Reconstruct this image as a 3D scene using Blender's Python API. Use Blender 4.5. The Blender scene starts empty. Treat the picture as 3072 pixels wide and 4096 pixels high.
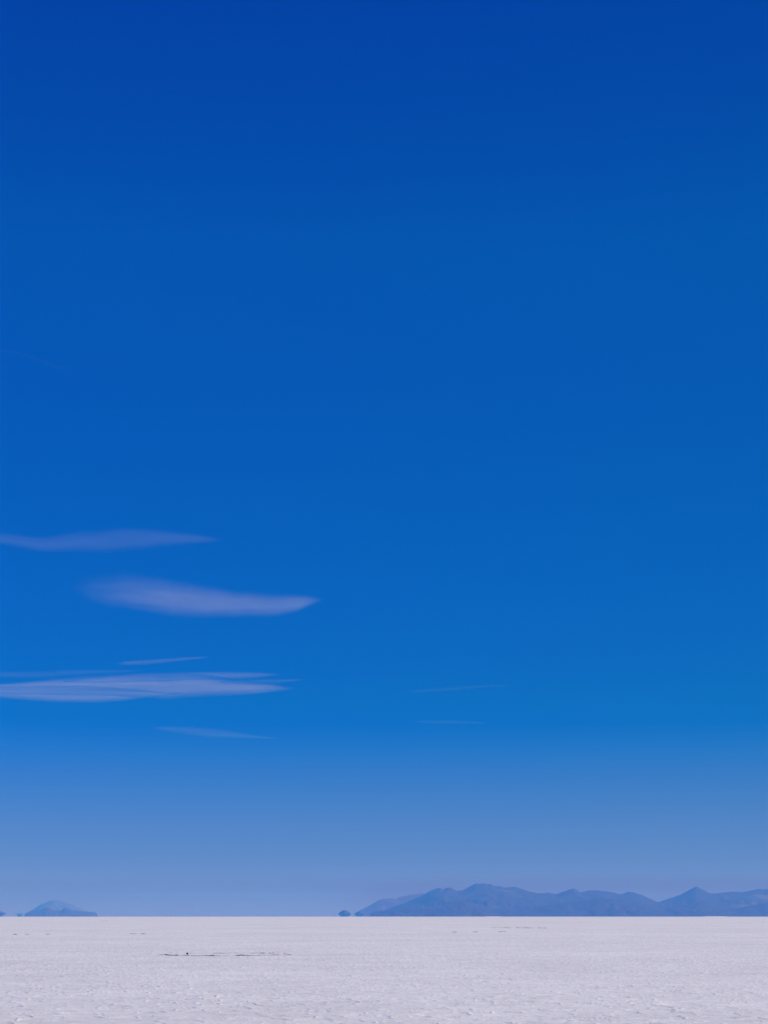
import bpy, math
import numpy as np

# ------------------------------------------------------------------ camera
F = 6495.0                      # focal length in photo pixels (35 degrees over the 4096 px height)
EYE = 2.5
R_EARTH = 6371000.0
DIP = math.sqrt(2 * EYE / R_EARTH)
HORIZON_PY = 3666.5
PITCH = math.atan((HORIZON_PY - 2048) / F) - DIP
scene = bpy.context.scene
cam_data = bpy.data.cameras.new("camera")
cam_data.sensor_fit = 'VERTICAL'
cam_data.sensor_height = 24.0
cam_data.lens = 24.0 / 4096 * F
cam_data.clip_start = 0.1
cam_data.clip_end = 300000.0
cam = bpy.data.objects.new("camera", cam_data)
cam.location = (0, 0, EYE)
cam.rotation_euler = (math.pi / 2 + PITCH, 0, 0)
scene.collection.objects.link(cam)
scene.camera = cam

# ------------------------------------------------------------------ world, sun, exposure
SUN_EL, SUN_AZ = math.radians(46), math.radians(70)      # azimuth clockwise from the view direction (+Y)
world = bpy.data.worlds.new("World")
scene.world = world
world.use_nodes = True
wn, wl = world.node_tree.nodes, world.node_tree.links
wn.clear()
sky = wn.new('ShaderNodeTexSky')
sky.sky_type = 'NISHITA'
sky.sun_disc = False
sky.sun_elevation = SUN_EL
sky.sun_rotation = SUN_AZ
sky.altitude = 3650
sky.air_density = 1.0
sky.dust_density = 0.1
sky.ozone_density = 2.0
tc = wn.new('ShaderNodeTexCoord')
sp = wn.new('ShaderNodeSeparateXYZ')
wl.new(tc.outputs['Generated'], sp.inputs[0])
mr = wn.new('ShaderNodeMapRange')
mr.inputs['From Min'].default_value = 0.0
mr.inputs['From Max'].default_value = 0.55
wl.new(sp.outputs['Z'], mr.inputs['Value'])
ramp = wn.new('ShaderNodeValToRGB')
# thin dry high-altitude air: per-elevation grade of the sky (position along sin(elevation)/0.55, r, g, b)
GRADE = [(0.0, .30, .35, .50), (1.0, .0, .15, .4)]
#GRADE_BEGIN
GRADE = [(0.00643, 0.2207, 0.0939, 0.1936),
         (0.01860, 0.1916, 0.0468, 0.1131),
         (0.04251, 0.2201, 0.2311, 0.5434),
         (0.06923, 0.1964, 0.2779, 0.6218),
         (0.09610, 0.1844, 0.3050, 0.6911),
         (0.12039, 0.1466, 0.3227, 0.7197),
         (0.15022, 0.0984, 0.3265, 0.7671),
         (0.17744, 0.0417, 0.3353, 0.8169),
         (0.20473, 0.0000, 0.3217, 0.8279),
         (0.22935, 0.0000, 0.3445, 0.8225),
         (0.25949, 0.0000, 0.3412, 0.8510),
         (0.34176, 0.0000, 0.3688, 0.9358),
         (0.44816, 0.0000, 0.3975, 1.0094),
         (0.58458, 0.0000, 0.4144, 1.1194),
         (0.71071, 0.0000, 0.4674, 1.2006),
         (0.83485, 0.0000, 0.3821, 1.2000),
         (0.94628, 0.0000, 0.3300, 1.2189)]
#GRADE_END
GRADE_SCALE = 2.0
cr = ramp.color_ramp
cr.interpolation = 'LINEAR'
while len(cr.elements) < len(GRADE):
    cr.elements.new(0.5)
for e, (p, r, g, b) in zip(cr.elements, sorted(GRADE)):
    e.position = p
    e.color = (r / GRADE_SCALE, g / GRADE_SCALE, b / GRADE_SCALE, 1)
wl.new(mr.outputs[0], ramp.inputs[0])
mul = wn.new('ShaderNodeMix')
mul.data_type = 'RGBA'
mul.blend_type = 'MULTIPLY'
mul.inputs[0].default_value = 1.0
wl.new(sky.outputs[0], mul.inputs[6])
wl.new(ramp.outputs[0], mul.inputs[7])
vs = wn.new('ShaderNodeVectorMath')
vs.operation = 'SCALE'
vs.inputs['Scale'].default_value = GRADE_SCALE
wl.new(mul.outputs[2], vs.inputs[0])
bg = wn.new('ShaderNodeBackground')
bg.inputs['Strength'].default_value = 0.1
out = wn.new('ShaderNodeOutputWorld')
# a polarising filter on the lens darkens the side of the sky nearer to 90 degrees from the sun
pol = wn.new('ShaderNodeVectorMath')
pol.operation = 'MULTIPLY_ADD'
cx_ = wn.new('ShaderNodeCombineXYZ')
for i_ in range(3):
    wl.new(sp.outputs['X'], cx_.inputs[i_])
wl.new(cx_.outputs[0], pol.inputs[0])
pol.inputs[1].default_value = (-0.25, -0.36, -0.62)
pol.inputs[2].default_value = (1, 1, 1)
pm = wn.new('ShaderNodeVectorMath')
pm.operation = 'MULTIPLY'
wl.new(vs.outputs[0], pm.inputs[0])
wl.new(pol.outputs[0], pm.inputs[1])
wl.new(pm.outputs[0], bg.inputs['Color'])
wl.new(bg.outputs[0], out.inputs['Surface'])

sun_data = bpy.data.lights.new("sun", 'SUN')
sun_data.energy = 3.5
sun_data.angle = math.radians(0.5)
sun_data.color = (1.0, 0.93, 0.85)
sun = bpy.data.objects.new("sun", sun_data)
sun.rotation_euler = (math.pi / 2 - SUN_EL, 0, -SUN_AZ + math.pi)
sun.location = (0, -20, 60)
scene.collection.objects.link(sun)

scene.view_settings.view_transform = 'Standard'
scene.view_settings.look = 'None'
scene.view_settings.exposure = 0
scene.view_settings.gamma = 1
scene.cycles.use_denoising = True
scene.cycles.max_bounces = 6
scene.cycles.volume_bounces = 1
scene.cycles.use_adaptive_sampling = False

# ------------------------------------------------------------------ helpers
RIGHT = np.array([1.0, 0, 0])
FWD = np.array([0, math.cos(PITCH), math.sin(PITCH)])
UP = np.array([0, -math.sin(PITCH), math.cos(PITCH)])


def ray(px, py):
    """direction through a photo pixel, scaled so that its y is 1"""
    px = np.asarray(px, float)
    py = np.asarray(py, float)
    d = FWD + ((px - 1536) / F)[..., None] * RIGHT + ((2048 - py) / F)[..., None] * UP
    return d / d[..., 1:2]


def at(px, py, dist):
    return np.array([0, 0, EYE]) + ray(px, py) * np.asarray(dist, float)[..., None]


def curve_drop(x, y):
    return -(x * x + y * y) / (2 * R_EARTH)


def hash2(ix, iy, seed=0):
    ix = ix.astype(np.int64)
    iy = iy.astype(np.int64)
    h = (ix * 374761393 + iy * 668265263 + seed * 974634777) & 0xFFFFFFFF
    h = ((h ^ (h >> 13)) * 1274126177) & 0xFFFFFFFF
    h = ((h ^ (h >> 16)) * 2246822519) & 0xFFFFFFFF
    h = h ^ (h >> 15)
    return (h & 0xFFFFFF) / float(0xFFFFFF)


def vnoise(x, y, seed=0):
    ix, iy = np.floor(x), np.floor(y)
    fx, fy = x - ix, y - iy
    fx = fx * fx * (3 - 2 * fx)
    fy = fy * fy * (3 - 2 * fy)
    a = hash2(ix, iy, seed); b = hash2(ix + 1, iy, seed)
    c = hash2(ix, iy + 1, seed); d = hash2(ix + 1, iy + 1, seed)
    return (a * (1 - fx) + b * fx) * (1 - fy) + (c * (1 - fx) + d * fx) * fy


def fbm(x, y, octaves=4, seed=0, gain=0.5):
    s = np.zeros_like(x, float); amp = 1.0; tot = 0
    for o in range(octaves):
        s += amp * vnoise(x * 2 ** o + 17.3 * o, y * 2 ** o - 9.1 * o, seed + o)
        tot += amp
        amp *= gain
    return s / tot


def cell_edge(x, y, seed=0, want_id=False):
    """distance to the nearest border between cells (Worley F2 - F1)"""
    ix, iy = np.floor(x), np.floor(y)
    f1 = np.full(x.shape, 9.0); f2 = np.full(x.shape, 9.0); cid = np.zeros(x.shape)
    for dx in (-1, 0, 1):
        for dy in (-1, 0, 1):
            cx, cy = ix + dx, iy + dy
            px = cx + hash2(cx, cy, seed); py = cy + hash2(cx, cy, seed + 91)
            d = np.hypot(px - x, py - y)
            n = d < f1
            f2 = np.where(n, f1, np.minimum(f2, d))
            f1 = np.where(n, d, f1)
            if want_id:
                cid = np.where(n, hash2(cx, cy, seed + 55), cid)
    return (f2 - f1, cid) if want_id else f2 - f1


def grid_mesh(name, P, mat, closed_u=False, smooth=True):
    """P: rows x cols x 3 points, linked as one mesh object"""
    nr, nc = P.shape[:2]
    idx = np.arange(nr * nc).reshape(nr, nc)
    if closed_u:
        idx = np.concatenate([idx, idx[:, :1]], 1)
    q = np.stack([idx[:-1, :-1], idx[:-1, 1:], idx[1:, 1:], idx[1:, :-1]], -1).reshape(-1, 4)
    return raw_mesh(name, P.reshape(-1, 3), q, mat, smooth)


def raw_mesh(name, V, quads, mat, smooth=True):
    me = bpy.data.meshes.new(name)
    V = np.ascontiguousarray(V, dtype=np.float32)
    quads = np.ascontiguousarray(quads, dtype=np.int32)
    n = len(quads); k = quads.shape[1]
    me.vertices.add(len(V)); me.vertices.foreach_set('co', V.ravel())
    me.loops.add(n * k); me.loops.foreach_set('vertex_index', quads.ravel())
    me.polygons.add(n)
    me.polygons.foreach_set('loop_start', np.arange(0, n * k, k, dtype=np.int32))
    me.polygons.foreach_set('use_smooth', np.full(n, smooth))
    me.update(calc_edges=True)
    me.validate()
    me.materials.append(mat)
    ob = bpy.data.objects.new(name, me)
    scene.collection.objects.link(ob)
    return ob


def tag(ob, label=None, cat=None, group=None, kind=None):
    if label: ob['label'] = label
    if cat: ob['category'] = cat
    if group: ob['group'] = group
    if kind: ob['kind'] = kind
    return ob


def material(name):
    m = bpy.data.materials.new(name)
    m.use_nodes = True
    nt = m.node_tree
    nt.nodes.clear()
    o = nt.nodes.new('ShaderNodeOutputMaterial')
    return m, nt, nt.nodes, nt.links, o


# ------------------------------------------------------------------ materials
def noise_node(N, L, vec, scale, detail=4.0, rough=0.55):
    n = N.new('ShaderNodeTexNoise')
    n.inputs['Scale'].default_value = scale
    n.inputs['Detail'].default_value = detail
    n.inputs['Roughness'].default_value = rough
    L.new(vec, n.inputs['Vector'])
    return n


def salt_material():
    m, nt, N, L, o = material("salt_crust")
    b = N.new('ShaderNodeBsdfPrincipled')
    b.inputs['Roughness'].default_value = 0.85
    b.inputs['Specular IOR Level'].default_value = 0.25
    g = N.new('ShaderNodeNewGeometry')
    cols = [(0.025, 3, .10), (0.18, 4, .12), (1.3, 4, .14)]
    prev = None
    for sc, det, amt in cols:
        n = noise_node(N, L, g.outputs['Position'], sc, det)
        r = N.new('ShaderNodeMapRange')
        r.inputs['From Min'].default_value = 0.3
        r.inputs['From Max'].default_value = 0.7
        r.inputs['To Min'].default_value = 1 - amt
        r.inputs['To Max'].default_value = 1.0
        L.new(n.outputs['Fac'], r.inputs['Value'])
        if prev is None:
            prev = r.outputs[0]
        else:
            mm = N.new('ShaderNodeMath'); mm.operation = 'MULTIPLY'
            L.new(prev, mm.inputs[0]); L.new(r.outputs[0], mm.inputs[1])
            prev = mm.outputs[0]
    sc_ = N.new('ShaderNodeVectorMath'); sc_.operation = 'SCALE'
    sc_.inputs[0].default_value = SALT
    L.new(prev, sc_.inputs['Scale'])
    L.new(sc_.outputs[0], b.inputs['Base Color'])
    n2 = noise_node(N, L, g.outputs['Position'], 9.0, 5)
    bp = N.new('ShaderNodeBump')
    bp.inputs['Strength'].default_value = 0.5
    bp.inputs['Distance'].default_value = 0.02
    L.new(n2.outputs['Fac'], bp.inputs['Height'])
    L.new(bp.outputs[0], b.inputs['Normal'])
    L.new(b.outputs[0], o.inputs['Surface'])
    return m


SALT = (0.86, 0.84, 0.825)


def rock_material(name, dark, pale, scale, lo, hi, east=0.0):
    m, nt, N, L, o = material(name)
    b = N.new('ShaderNodeBsdfPrincipled')
    b.inputs['Roughness'].default_value = 0.95
    b.inputs['Specular IOR Level'].default_value = 0.1
    g = N.new('ShaderNodeNewGeometry')
    n = noise_node(N, L, g.outputs['Position'], scale, 6, 0.6)
    r = N.new('ShaderNodeMapRange')
    r.inputs['From Min'].default_value = lo
    r.inputs['From Max'].default_value = hi
    if east:                    # barer, paler slopes towards the eastern end of the range
        s3 = N.new('ShaderNodeSeparateXYZ'); L.new(g.outputs['Position'], s3.inputs[0])
        ge = N.new('ShaderNodeMapRange')
        ge.inputs['From Min'].default_value = 5800; ge.inputs['From Max'].default_value = 8300
        ge.inputs['To Min'].default_value = 0.0; ge.inputs['To Max'].default_value = east
        L.new(s3.outputs['X'], ge.inputs['Value'])
        ad = N.new('ShaderNodeMath'); ad.operation = 'ADD'
        L.new(n.outputs['Fac'], ad.inputs[0]); L.new(ge.outputs[0], ad.inputs[1])
        L.new(ad.outputs[0], r.inputs['Value'])
    else:
        L.new(n.outputs['Fac'], r.inputs['Value'])
    mx = N.new('ShaderNodeMix'); mx.data_type = 'RGBA'
    L.new(r.outputs[0], mx.inputs[0])
    mx.inputs[6].default_value = (*dark, 1)
    mx.inputs[7].default_value = (*pale, 1)
    L.new(mx.outputs[2], b.inputs['Base Color'])
    L.new(b.outputs[0], o.inputs['Surface'])
    return m


def cloud_material(density):
    m, nt, N, L, o = material("cloud_vapour")
    v = N.new('ShaderNodeVolumePrincipled')
    v.inputs['Color'].default_value = (0.92, 0.92, 1, 1)
    v.inputs['Density'].default_value = density
    v.inputs['Anisotropy'].default_value = 0.0
    L.new(v.outputs[0], o.inputs['Volume'])
    m.cycles.homogeneous_volume = True
    return m


M_salt = salt_material()
M_range = rock_material("mountain_rock", (0.070, 0.048, 0.045), (0.20, 0.14, 0.11), 0.0012, 0.60, 0.82, east=0.12)
M_far = rock_material("far_mountain_rock", (0.12, 0.05, 0.05), (0.15, 0.07, 0.06), 0.0008, 0.5, 0.8)
M_island = rock_material("island_scrub", (0.085, 0.048, 0.04), (0.11, 0.07, 0.06), 0.004, 0.4, 0.8)
M_crust = rock_material("grey_salt_crust", (0.22, 0.19, 0.22), (0.50, 0.45, 0.48), 1.6, 0.42, 0.62)  # mottled grey crust, darker than the salt flat
M_stone = rock_material("dark_stone", (0.012, 0.010, 0.016), (0.03, 0.026, 0.035), 20.0, 0.4, 0.7)


# ------------------------------------------------------------------ salt flat
def salt_height(x, y):
    """relief of the salt crust: pressure ridges between plates, lumps and grains, in metres"""
    wx = x + 0.5 * (fbm(x * 0.9, y * 0.9, 2, 5) - 0.5) * 2
    wy = y + 0.5 * (fbm(x * 0.9 + 40, y * 0.9, 2, 6) - 0.5) * 2
    # ridges run mostly across the view, a little askew
    e = cell_edge(wx * 1.05 + wy * 0.2, wy * 1.15, 3)
    patch = fbm(x * 0.22, y * 0.12, 3, 21)
    along = vnoise(x * 1.3, y * 0.9, 27)
    ridge = np.exp(-(e / 0.09) ** 2) * (0.007 + 0.028 * along * (0.4 + 1.2 * patch))
    e2 = cell_edge(x * 0.9 + 9, y * 2.2 + 3, 8)
    big = np.exp(-(e2 / 0.10) ** 2) * 0.012 * np.clip(fbm(x * 0.3, y * 0.3, 2, 31) * 2 - 0.5, 0, 1)
    lumps = (fbm(x * 4.5, y * 4.5, 3, 11, 0.6) - 0.5) * 0.017
    # plates of crust lying at slightly different levels, their steps facing every way
    _, pid = cell_edge(wx * 1.5, wy * 1.9 + 0.3 * wx, 61, True)
    _, pid2 = cell_edge(wx * 0.75 + 5, wy * 0.8, 71, True)
    plates = (pid ** 2 * 0.013 + pid2 ** 3 * 0.014) * np.clip(0.4 + patch * 1.2, 0, 1.4)
    swell = (fbm(x * 0.05, y * 0.03, 3, 44) - 0.5) * 0.03
    # long low ripples lying across the view
    rn = vnoise(wx * 0.45 + 3, wy * 1.5 + 0.12 * wx, 83) * 0.7 + vnoise(wx * 1.1, wy * 2.6, 84) * 0.3
    ripple = (1 - np.abs(2 * rn - 1)) ** 7 * 0.020
    return plates + ripple + ridge + big + lumps + swell


# rows: one per ~1.1 photo pixel where the camera sees them
dpx = np.arange(0.35, 520, 0.8)[::-1]
rows_seen = EYE / (np.tan(dpx / F * 1.0))
rows_seen = rows_seen[rows_seen < 5600]
rows = np.concatenate([np.linspace(0.0, rows_seen[0], 40)[:-1], rows_seen,
                       np.geomspace(rows_seen[-1] * 1.12, 62000, 26)])
a_in = np.radians(np.linspace(-17.5, 17.5, 1250))
a_out = np.radians(np.linspace(17.5, 342.5, 220))[1:-1]
ang = np.concatenate([a_in, a_out])
RR, AA = np.meshgrid(rows, ang, indexing='ij')
GX, GY = RR * np.sin(AA), RR * np.cos(AA)
GZ = curve_drop(GX, GY) + salt_height(GX, GY) * np.clip((9000 - RR) / 3000, 0, 1)
P = np.stack([GX, GY, GZ], -1)
ground = grid_mesh("ground", P[:, ::-1], M_salt, closed_u=True)
tag(ground, kind="structure")


def ground_z(x, y):
    x = np.asarray(x, float); y = np.asarray(y, float)
    return curve_drop(x, y) + salt_height(x, y)


def on_ground(px, py):
    """point on the salt seen at a photo pixel"""
    d = ray(px, py)
    el = -d[..., 2]
    t = EYE / el
    for _ in range(6):
        t = (EYE + t * t / (2 * R_EARTH)) / el
    p = np.array([0, 0, EYE]) + d * t[..., None]
    return p


# ------------------------------------------------------------------ mountains
def mountain(name, pts, dist, depth, mat, seed, wobble=0.0, spur=0.33, cols=900, rows_n=61):
    pts = np.array(pts, float)
    px = np.linspace(pts[0, 0], pts[-1, 0], cols)
    py = np.interp(px, pts[:, 0], pts[:, 1])
    py = py + (fbm(px * 0.11, px * 0 + seed, 3, seed) - 0.5) * 3.0
    crest_d = dist + wobble * (fbm(px * 0.006, px * 0 + 3, 3, seed + 7) - 0.5) * 2
    C = at(px, py, crest_d)
    base = curve_drop(C[:, 0], C[:, 1])
    s = np.linspace(-1, 1, rows_n)           # -1 the near foot, 0 the crest, 1 the far foot
    S, X = np.meshgrid(s, C[:, 0], indexing='ij')
    H = C[:, 2] - base
    kk = np.hanning(61); kk /= kk.sum()
    Hs = np.convolve(np.pad(H, 30, mode='edge'), kk, 'valid')
    w = np.clip(np.abs(S) * 6, 0, 1)
    H = H[None, :] * (1 - w) + Hs[None, :] * w
    Y = C[:, 1][None, :] + S * depth
    fall = 1 - np.abs(S)
    prof = fall ** 1.35
    n = 1 - np.abs(fbm(X / (depth * 0.16), Y / (depth * 0.35), 4, seed + 20) * 2 - 1) * 2
    n2 = fbm(X / (depth * 0.05), Y / (depth * 0.07), 3, seed + 30) - 0.5
    k = np.sin(np.pi * np.clip(np.abs(S), 0, 1))
    Z = base[None, :] - 8 + (H + 8) * np.clip(prof + k * (spur * 0.45 * (n - 0.2) + spur * 0.25 * n2), -0.01, 1)
    # nothing in front of the crest may rise over the skyline
    lim = EYE + (C[:, 2] - EYE)[None, :] / C[:, 1][None, :] * Y
    Z = np.where(S < 0, np.minimum(Z, lim - 2 * np.abs(S) * 10), Z)
    P = np.stack([X * (Y / C[:, 1][None, :]) ** 1.0, Y, Z], -1)
    ob = grid_mesh(name, P, mat)
    return tag(ob, kind="structure")


main_sky = [(1479, 3655), (1501, 3645), (1544, 3638), (1587, 3622), (1625, 3610), (1674, 3588), (1696, 3578), (1723, 3562),
            (1745, 3554), (1756, 3551), (1764, 3553), (1773, 3558), (1785, 3551), (1794, 3549), (1808, 3553), (1829, 3564), (1853, 3560), (1880, 3545),
            (1899, 3536), (1908, 3533), (1918, 3536), (1932, 3533), (1951, 3537), (1965, 3536), (1975, 3544), (2000, 3545), (2022, 3551),
            (2057, 3547), (2092, 3556), (2122, 3567), (2152, 3572), (2172, 3573), (2194, 3570), (2225, 3576), (2261, 3563),
            (2285, 3556), (2296, 3553), (2327, 3570), (2356, 3561), (2389, 3562), (2439, 3566), (2483, 3578), (2500, 3572), (2517, 3566), (2539, 3571),
            (2572, 3581), (2595, 3593), (2617, 3603), (2634, 3609), (2650, 3602), (2684, 3591), (2722, 3579), (2745, 3566),
            (2765, 3555), (2784, 3545), (2790, 3547), (2811, 3558), (2842, 3574), (2873, 3573), (2928, 3566), (2967, 3569), (3006, 3561), (3045, 3554),
            (3072, 3557), (3150, 3565), (3230, 3550), (3330, 3572), (3450, 3590), (3560, 3630), (3620, 3658)]
mountain("mountain_range", main_sky, 35000, 5200, M_range, 2, wobble=500)
foot_sky = [(1482, 3659), (1560, 3640), (1640, 3626), (1740, 3620), (1800, 3606), (1850, 3600), (1900, 3612), (1990, 3632),
            (2060, 3637), (2150, 3626), (2250, 3612), (2330, 3600), (2420, 3592), (2480, 3600), (2560, 3612),
            (2640, 3632), (2720, 3622), (2800, 3610), (2880, 3630), (2950, 3632), (3020, 3618), (3072, 3612),
            (3200, 3620), (3400, 3640), (3550, 3660)]
mountain("foothills", foot_sky, 29500, 2400, M_range, 9, wobble=300)
far_sky = [(1420, 3660), (1430, 3646), (1479, 3622), (1500, 3609), (1522, 3598), (1545, 3595), (1571, 3593), (1585, 3596), (1600, 3589), (1615, 3584), (1647, 3578),
           (1688, 3572), (1740, 3576), (1820, 3590), (1900, 3600), (2000, 3640), (2050, 3662)]
mountain("far_mountain", far_sky, 45500, 5000, M_far, 4, cols=400)
isle_back = [(100, 3662), (112, 3650), (135, 3636), (163, 3618), (185, 3609), (203, 3602), (222, 3600), (240, 3603), (262, 3608), (292, 3618), (320, 3633),
             (350, 3645), (372, 3660)]
mountain("far_hill", isle_back, 53000, 3200, M_far, 6, cols=200)
isle_front = [(96, 3662), (101, 3654), (117, 3647), (140, 3643), (160, 3641), (176, 3633), (192, 3629), (203, 3633), (226, 3645),
              (245, 3640), (262, 3633), (290, 3640), (330, 3646), (350, 3647), (378, 3649), (388, 3653), (391, 3661)]
mountain("hill", isle_front, 38500, 2000, M_island, 12, cols=200)


def island(name, x0, x1, ytop, ymid, dist, mat, seed):
    """steep-sided islet, widest a little above the salt, its foot undercut to imitate the mirage"""
    c = at(np.array((x0 + x1) / 2), np.array(ymid), np.array(float(dist)))
    hw = (x1 - x0) / 2 / F * dist
    ht = (ymid - ytop) / F * dist
    zb = curve_drop(c[0], c[1]) - 5
    n_a, n_r = 64, 30
    P = np.zeros((n_r, n_a, 3))
    th = np.linspace(0, 2 * np.pi, n_a, endpoint=False)
    for i in range(n_r):
        t = i / (n_r - 1)
        if t < 0.4:                                   # foot: mirage reflection put into the shape, narrow neck opening to full width
            u = t / 0.4
            z = zb + (c[2] - zb) * u
            r = 1 - 0.5 * min((c[2] - z) / (ht * 0.75), 1.0)
        else:
            u = (t - 0.4) / 0.6
            r = max(0.001, 1 - u)
            z = c[2] + ht * (1 - r ** 1.8)
        nz = 1 + 0.14 * (fbm(np.cos(th) * 2 + 7 + u, np.sin(th) * 2 + 7, 3, seed) - 0.5) * 2
        P[i, :, 0] = c[0] + hw * r * np.cos(th) * nz
        P[i, :, 1] = c[1] + hw * 0.8 * r * np.sin(th) * nz
        P[i, :, 2] = z
    ob = grid_mesh(name, P, mat, closed_u=True)
    return tag(ob, kind="structure")


island("island", 1352, 1404, 3641, 3656, 33000, M_island, 1)
island("island", 1417, 1456, 3647, 3657, 34500, M_island, 2)
island("island", -46, 26, 3644, 3655, 34500, M_island, 3)
island("island", 60, 98, 3653, 3656, 49000, M_far, 4)


# ------------------------------------------------------------------ clouds
def cloud(lobes, dist, tau, label, seed, half=110.0, soft=6.0):
    """thin lens of vapour; lobes are (centre line with half heights in photo pixels); the optical
    depth is density * real thickness, so the cloud thins out towards its edges"""
    Vs, Qs, off = [], [], 0
    for pts, weight, bias in lobes:
        pts = np.array(pts, float)
        nu, nv = 220, 44
        u = np.linspace(0, 1, nu)
        px = np.interp(u, np.linspace(0, 1, 400), np.linspace(pts[0, 0], pts[-1, 0], 400))
        # smooth interpolation of centre and half height
        def smooth(col):
            y = np.interp(px, pts[:, 0], pts[:, col])
            k = np.hanning(25); k /= k.sum()
            yp = np.concatenate([2 * y[0] - y[12:0:-1], y, 2 * y[-1] - y[-2:-14:-1]])
            return np.convolve(yp, k, 'valid')
        cy, hh = smooth(1), np.maximum(smooth(2), 0.3)
        cy = cy + (fbm(px * 0.012, px * 0, 3, seed) - 0.5) * hh * 0.25
        v = np.linspace(-1, 1, nv)
        V, U = np.meshgrid(v, u, indexing='ij')
        PXm = px[None, :] + 0 * V
        PYm = cy[None, :] + V * hh[None, :] * 1.27
        e = np.clip(1 - V * V, 0, 1)
        sk = np.clip(1 + bias * V, 0.05, 2)                  # heavier towards one edge
        ends = np.clip(np.minimum(U * soft, (1 - U) * 9), 0, 1)
        ends = ends * ends * (3 - 2 * ends)
        ends = np.maximum(ends, 0.0)
        streak = 0.50 + 1.0 * fbm(PXm * 0.006 + V * 2.0, V * 5.0 + PXm * 0.001, 4, seed + 3, 0.6)
        T = half * weight * e ** (1.9 - 0.55 * V) * sk * ends * streak
        T[0, :] = 0; T[-1, :] = 0; T[:, 0] = 0; T[:, -1] = 0
        C = at(PXm, PYm, np.full(PXm.shape, dist))
        A = C.copy(); B = C.copy()
        A[..., 1] -= T; B[..., 1] += T
        n = nu * nv
        ia = np.arange(n).reshape(nv, nu)
        # back sheet shares the rim vertices with the front one
        ib = ia + n
        rim = np.zeros((nv, nu), bool); rim[0] = rim[-1] = True; rim[:, 0] = rim[:, -1] = True
        ib = np.where(rim, ia, ib)
        qa = np.stack([ia[:-1, :-1], ia[1:, :-1], ia[1:, 1:], ia[:-1, 1:]], -1).reshape(-1, 4)
        qb = np.stack([ib[:-1, :-1], ib[:-1, 1:], ib[1:, 1:], ib[1:, :-1]], -1).reshape(-1, 4)
        allv = np.concatenate([A.reshape(-1, 3), B.reshape(-1, 3)])
        q = np.concatenate([qa, qb])
        used = np.unique(q)
        remap = np.full(len(allv), -1); remap[used] = np.arange(len(used))
        Vs.append(allv[used]); Qs.append(remap[q] + off); off += len(used)
    # density from the wanted optical depth at the thickest place
    ob = raw_mesh("cloud", np.concatenate(Vs), np.concatenate(Qs), cloud_material(tau / (2 * half)))
    # put the origin inside the cloud
    ctr = np.concatenate(Vs).mean(0)
    co = np.concatenate(Vs) - ctr
    ob.data.vertices.foreach_set('co', np.ascontiguousarray(co, np.float32).ravel())
    ob.location = ctr
    return tag(ob, label, "cloud", "thin streak clouds low in the sky")


def z8(pts):      # points measured in an enlarged view of the cloud corner
    return [(x * 0.8439, 2050 + y * 0.8439, h * 0.8439) for x, y, h in pts]


cloud([(z8([(-420, 110, 6), (-200, 118, 18), (0, 122, 25), (200, 150, 32), (400, 132, 46), (550, 128, 52), (700, 118, 44), (850, 120, 28), (950, 125, 19), (1090, 134, 3)]), 1.0, 0.0)],
      30000, 0.065, "highest of the streak clouds, a faint wavy band reaching the left edge", 1)
cloud([(z8([(310, 345, 12), (360, 350, 36), (430, 355, 62), (600, 368, 76), (800, 395, 78), (1000, 416, 66), (1150, 432, 54), (1300, 435, 49), (1400, 428, 40), (1480, 416, 20), (1545, 413, 2)]), 1.0, 0.5)],
      31000, 0.22, "broad smooth lens-shaped cloud with a sharp lower edge, pointed to the right", 2, soft=2.2)
cloud([(z8([(540, 718, 4), (590, 713, 10), (700, 707, 11), (850, 695, 8), (1000, 683, 2)]), 1.0, 0.1)],
      29500, 0.08, "short thin slanting streak just above the large pale low cloud", 3, 60)
cloud([([(-300, 2766, 8), (-100, 2768, 14), (60, 2772, 21), (200, 2777, 27), (350, 2780, 28), (450, 2780, 24), (540, 2778, 17), (640, 2776, 6), (720, 2773, 2)], 0.75, 0.2),
       ([(-420, 2757, 6), (-200, 2756, 12), (0, 2754, 17), (150, 2748, 24), (300, 2742, 31), (450, 2737, 36), (600, 2742, 43), (700, 2743, 43), (800, 2743, 38), (900, 2747, 30), (1000, 2750, 22), (1080, 2752, 16), (1140, 2753, 9), (1195, 2754, 2)], 0.9, 0.1),
       (z8([(300, 800, 4), (500, 790, 14), (700, 778, 20), (900, 772, 16), (1100, 772, 18), (1200, 770, 13), (1340, 768, 3)]), 0.40, 0.0),
       (z8([(1040, 804, 3), (1200, 802, 12), (1300, 800, 10), (1450, 790, 3)]), 0.18, 0.0)],
      29000, 0.36, "largest and palest low cloud, split into fingers at its right tip", 4)
cloud([(z8([(-300, 765, 4), (0, 768, 14), (200, 766, 16), (400, 754, 12), (560, 752, 6), (700, 750, 2)]), 1.0, 0.0)],
      29600, 0.04, "very faint veil above the left part of the palest low cloud", 5, 60)
cloud([(z8([(690, 1018, 2), (800, 1026, 13), (900, 1034, 20), (1000, 1043, 23), (1100, 1053, 16), (1200, 1063, 8), (1340, 1072, 2)]), 1.0, -0.2)],
      28500, 0.055, "lowest faint cloud on the left, alone beneath the palest one", 6, 70)
cloud([([(1600, 2769, 2), (1700, 2762, 7), (1800, 2755, 9), (1880, 2749, 8), (1960, 2744, 5), (2060, 2741, 2)], 1.0, 0.0)],
      30000, 0.026, "upper of two hair-thin wisps right of the picture's middle, rising to the right", 7, 40)
cloud([([(1630, 2887, 2), (1700, 2887, 6), (1770, 2888, 8), (1830, 2889, 7), (1900, 2890, 5), (1960, 2893, 2)], 1.0, 0.0)],
      29000, 0.034, "lower of two hair-thin wisps right of the picture's middle, short and level", 8, 40)
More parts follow.
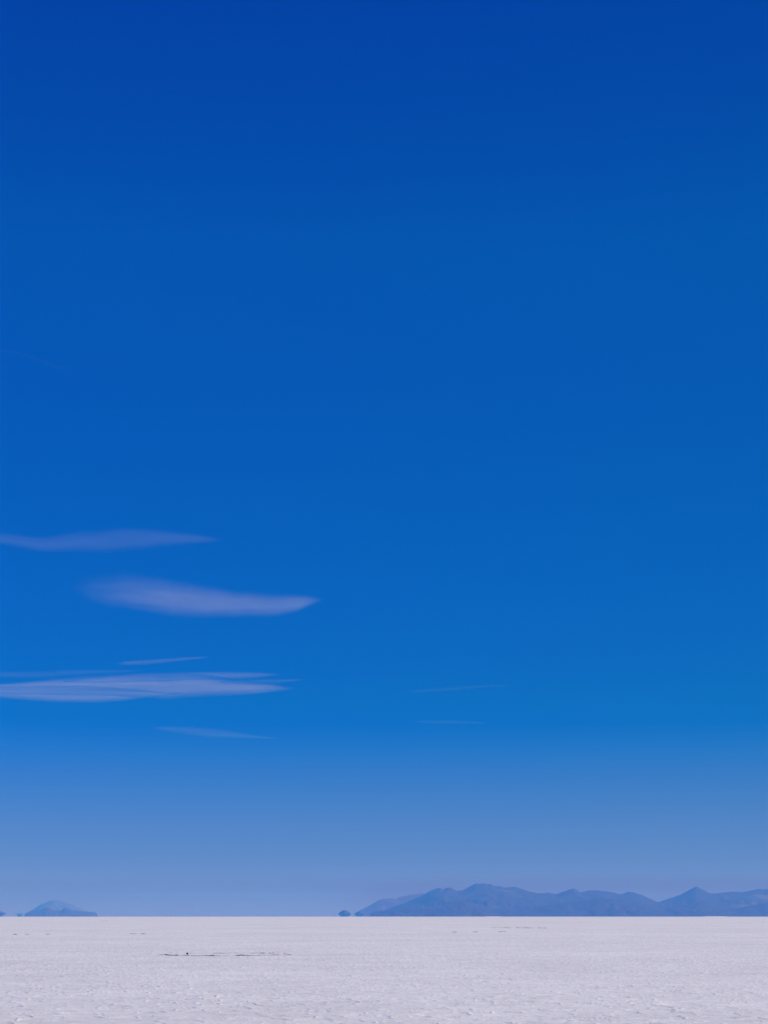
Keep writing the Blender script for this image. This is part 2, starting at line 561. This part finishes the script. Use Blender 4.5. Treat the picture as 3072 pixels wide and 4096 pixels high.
cloud([([(-120, 1392, 2), (0, 1400, 8), (50, 1408, 9), (90, 1416, 5), (160, 1440, 6), (220, 1465, 9), (290, 1478, 6), (340, 1485, 1)], 1.0, 0.0),
       ([(305, 1438, 1), (330, 1444, 5), (355, 1458, 7), (390, 1472, 1)], 0.8, 0.0),
       ([(400, 1445, 1), (430, 1450, 6), (500, 1452, 6), (580, 1470, 4), (640, 1478, 1)], 0.5, 0.0)],
      34000, 0.007, "barely visible wisps near the left edge, far above the other clouds", 9, 60)


# ------------------------------------------------------------------ broken crust on the flat
def crust_ridge(path, label, cat, group, seed, width=0.22, height=0.05, gaps=0.35, step=0.05):
    """low broken lip of darker crust following a path of ground points"""
    path = np.array(path, float)[:, :2]
    seg = np.r_[0, np.cumsum(np.hypot(*np.diff(path, axis=0).T))]
    n = max(24, int(seg[-1] / step))
    s = np.linspace(0, seg[-1], n)
    cx = np.interp(s, seg, path[:, 0]); cy = np.interp(s, seg, path[:, 1])
    cy = cy + (fbm(s * 1.5, s * 0, 3, seed) - 0.5) * width * 1.5
    blk = vnoise(s / 0.28, s * 0 + 2, seed + 2) * 0.6 + vnoise(s / 0.9, s * 0 + 5, seed + 4) * 0.7
    h = height * np.clip(blk * 1.5 - gaps, 0.2, 1.3)
    ends = np.clip(np.minimum(s, s[-1] - s) / (0.06 * s[-1] + 1e-6), 0, 1)
    h = h * ends
    tx = np.gradient(cx); ty = np.gradient(cy); ln = np.hypot(tx, ty) + 1e-9
    nx, ny = -ty / ln, tx / ln
    prof = [(-1.0, -0.5), (-0.62, 0.35), (-0.30, 0.95), (0.05, 1.0), (0.45, 0.6), (1.0, -0.5)]
    P = np.zeros((len(prof), n, 3))
    for i, (a, b) in enumerate(prof):
        j = (vnoise(s * 6, s * 0 + i * 3, seed + 9) - 0.5) * 0.35
        X = cx + nx * width * (a + j) / 2
        Y = cy + ny * width * (a + j) / 2
        P[i] = np.stack([X, Y, ground_z(X, Y) - 0.004 + np.where(b < 0, -0.02, b * h)], -1)
    ob = grid_mesh("salt_ridge", P, M_crust, smooth=False)
    c = P.reshape(-1, 3).mean(0)
    ob.data.vertices.foreach_set('co', np.ascontiguousarray(P.reshape(-1, 3) - c, np.float32).ravel())
    ob.location = c
    return tag(ob, label, cat, group)


def gpath(pts):
    pts = np.array(pts, float)
    return on_ground(pts[:, 0], pts[:, 1])


RG = "low ridges of broken salt crust"
crust_ridge(gpath([(628, 3821), (660, 3820.5), (700, 3823), (750, 3824), (800, 3824.5), (860, 3824.5), (920, 3824.5), (1000, 3824), (1060, 3823.5), (1120, 3822), (1172, 3820)]),
            "long dark broken ridge of salt crust running right from below the dark stone", "salt ridge", RG, 3, 0.26, 0.046, 0.25)
crust_ridge(gpath([(760, 3814.5), (830, 3814), (900, 3814.5), (960, 3814), (1030, 3814), (1100, 3815), (1150, 3816)]),
            "fainter low crust ridge just behind the long dark one", "salt ridge", RG, 8, 0.22, 0.035, 0.5)
FAR = [((1960, 3712), (2195, 3713), .10, .1, "longest of the distant thin dark ridges, below the range's highest peaks"),
       ((1808, 3729), (1830, 3729.6), .13, .0, "short dark speck of ridge below the left part of the mountain range"),
       ((1893, 3728.5), (1908, 3729), .09, .0, "tiny dark ridge between two other specks below the longest distant ridge"),
       ((1994, 3728), (2022, 3728.4), .10, .0, "small thin ridge just in front of the longest distant ridge"),
       ((55, 3738), (72, 3739), .10, .0, "leftmost tiny dark ridge, close to the left edge of the flat"),
       ((103, 3737.6), (120, 3738), .07, .0, "second tiny ridge from the left edge of the flat"),
       ((178, 3737), (205, 3737.5), .08, .0, "third tiny ridge from the left edge, below the pale dome hill"),
       ((520, 3736), (548, 3736), .08, .1, "left one of a pair of small ridges far behind the dark stone"),
       ((562, 3736), (584, 3736.3), .09, .0, "right one of a pair of small ridges far behind the dark stone"),
       ((400, 3684), (432, 3684.3), .10, .1, "most distant blurred ridge, close under the horizon right of the dome hill")]
for k, (a, b, hgt, gp, lab) in enumerate(FAR):
    g = gpath([a, b])
    crust_ridge(g, lab, "salt ridge", RG, 40 + k, 0.4, hgt * 0.6, gp, 0.12)
# bright mirage patches on the horizon, modelled as low salt-white banks
for k, (x0, x1, hpx, lab) in enumerate([(2812, 2872, 1.6, "white mirage patch shaped as a low bank on the horizon below the sharp cone peak"),
                                        (1940, 1992, 1.1, "white mirage patch shaped as a low bank on the horizon below the highest peaks")]):
    D = 5000.0
    n = 60
    xs = np.linspace((x0 - 1536) / F * D * math.cos(PITCH) * 1.0, (x1 - 1536) / F * D, n)
    hh = hpx / F * D * np.sin(np.linspace(0, np.pi, n)) ** 0.4 * (0.7 + 0.5 * vnoise(xs * 0.4, xs * 0, k))
    P = np.zeros((5, n, 3))
    for i, (dy, f) in enumerate([(-6, -0.3), (-3, 0.8), (0, 1), (3, 0.8), (6, -0.3)]):
        P[i] = np.stack([xs, D + dy + 0 * xs, curve_drop(xs, D) + f * hh], -1)
    tag(grid_mesh("mirage_bank", P, M_salt), lab, "salt bank")


def stone(px, py, size, label):
    p = gpath([(px, py)])[0]
    n_a, n_r = 40, 24
    th = np.linspace(0, 2 * np.pi, n_a, endpoint=False)
    ph = np.linspace(-np.pi / 2, np.pi / 2, n_r)
    PH, TH = np.meshgrid(ph, th, indexing='ij')
    X = np.cos(PH) * np.cos(TH); Y = np.cos(PH) * np.sin(TH); Z = np.sin(PH)
    n = 1 + 0.28 * (fbm(X * 1.3 + Z + 5, Y * 1.3 - Z + 5, 3, 77) - 0.5) * 2
    X, Y, Z = X * n, Y * n * 0.8, Z * n
    Zs = Z * 0.95 - 0.25 * X                      # its crown leans to the left
    P = np.stack([X * size, Y * size, Zs * size], -1)
    ob = grid_mesh("stone", P, M_stone, closed_u=True, smooth=True)
    zz = float(ground_z(p[0], p[1]))
    ob.location = (p[0], p[1], zz + size * 0.70)
    return tag(ob, label, "stone")


stone(749.5, 3818.5, 0.07, "small dark lone stone at the left part of the broken salt ridge")

# ------------------------------------------------------------------ haze
HAZE = 4.4e-5
HAZE_COL = (0.035, 0.245, 0.9)
m, nt, N, L, o = material("haze_air")
v = N.new('ShaderNodeVolumePrincipled')
v.inputs['Color'].default_value = (*HAZE_COL, 1)
v.inputs['Absorption Color'].default_value = (1, 1, 0, 1)
v.inputs['Density'].default_value = HAZE
L.new(v.outputs[0], o.inputs['Volume'])
m.cycles.homogeneous_volume = True
hx, zb, zt = 63500.0, -325.0, 745.0
Vh = np.array([(x, y, z) for x in (-hx, hx) for y in (-hx, hx) for z in (zb, zt)])
Qh = np.array([(0, 1, 3, 2), (4, 6, 7, 5), (0, 4, 5, 1), (2, 3, 7, 6), (0, 2, 6, 4), (1, 5, 7, 3)])
tag(raw_mesh("haze", Vh, Qh, m, smooth=False), kind="stuff")
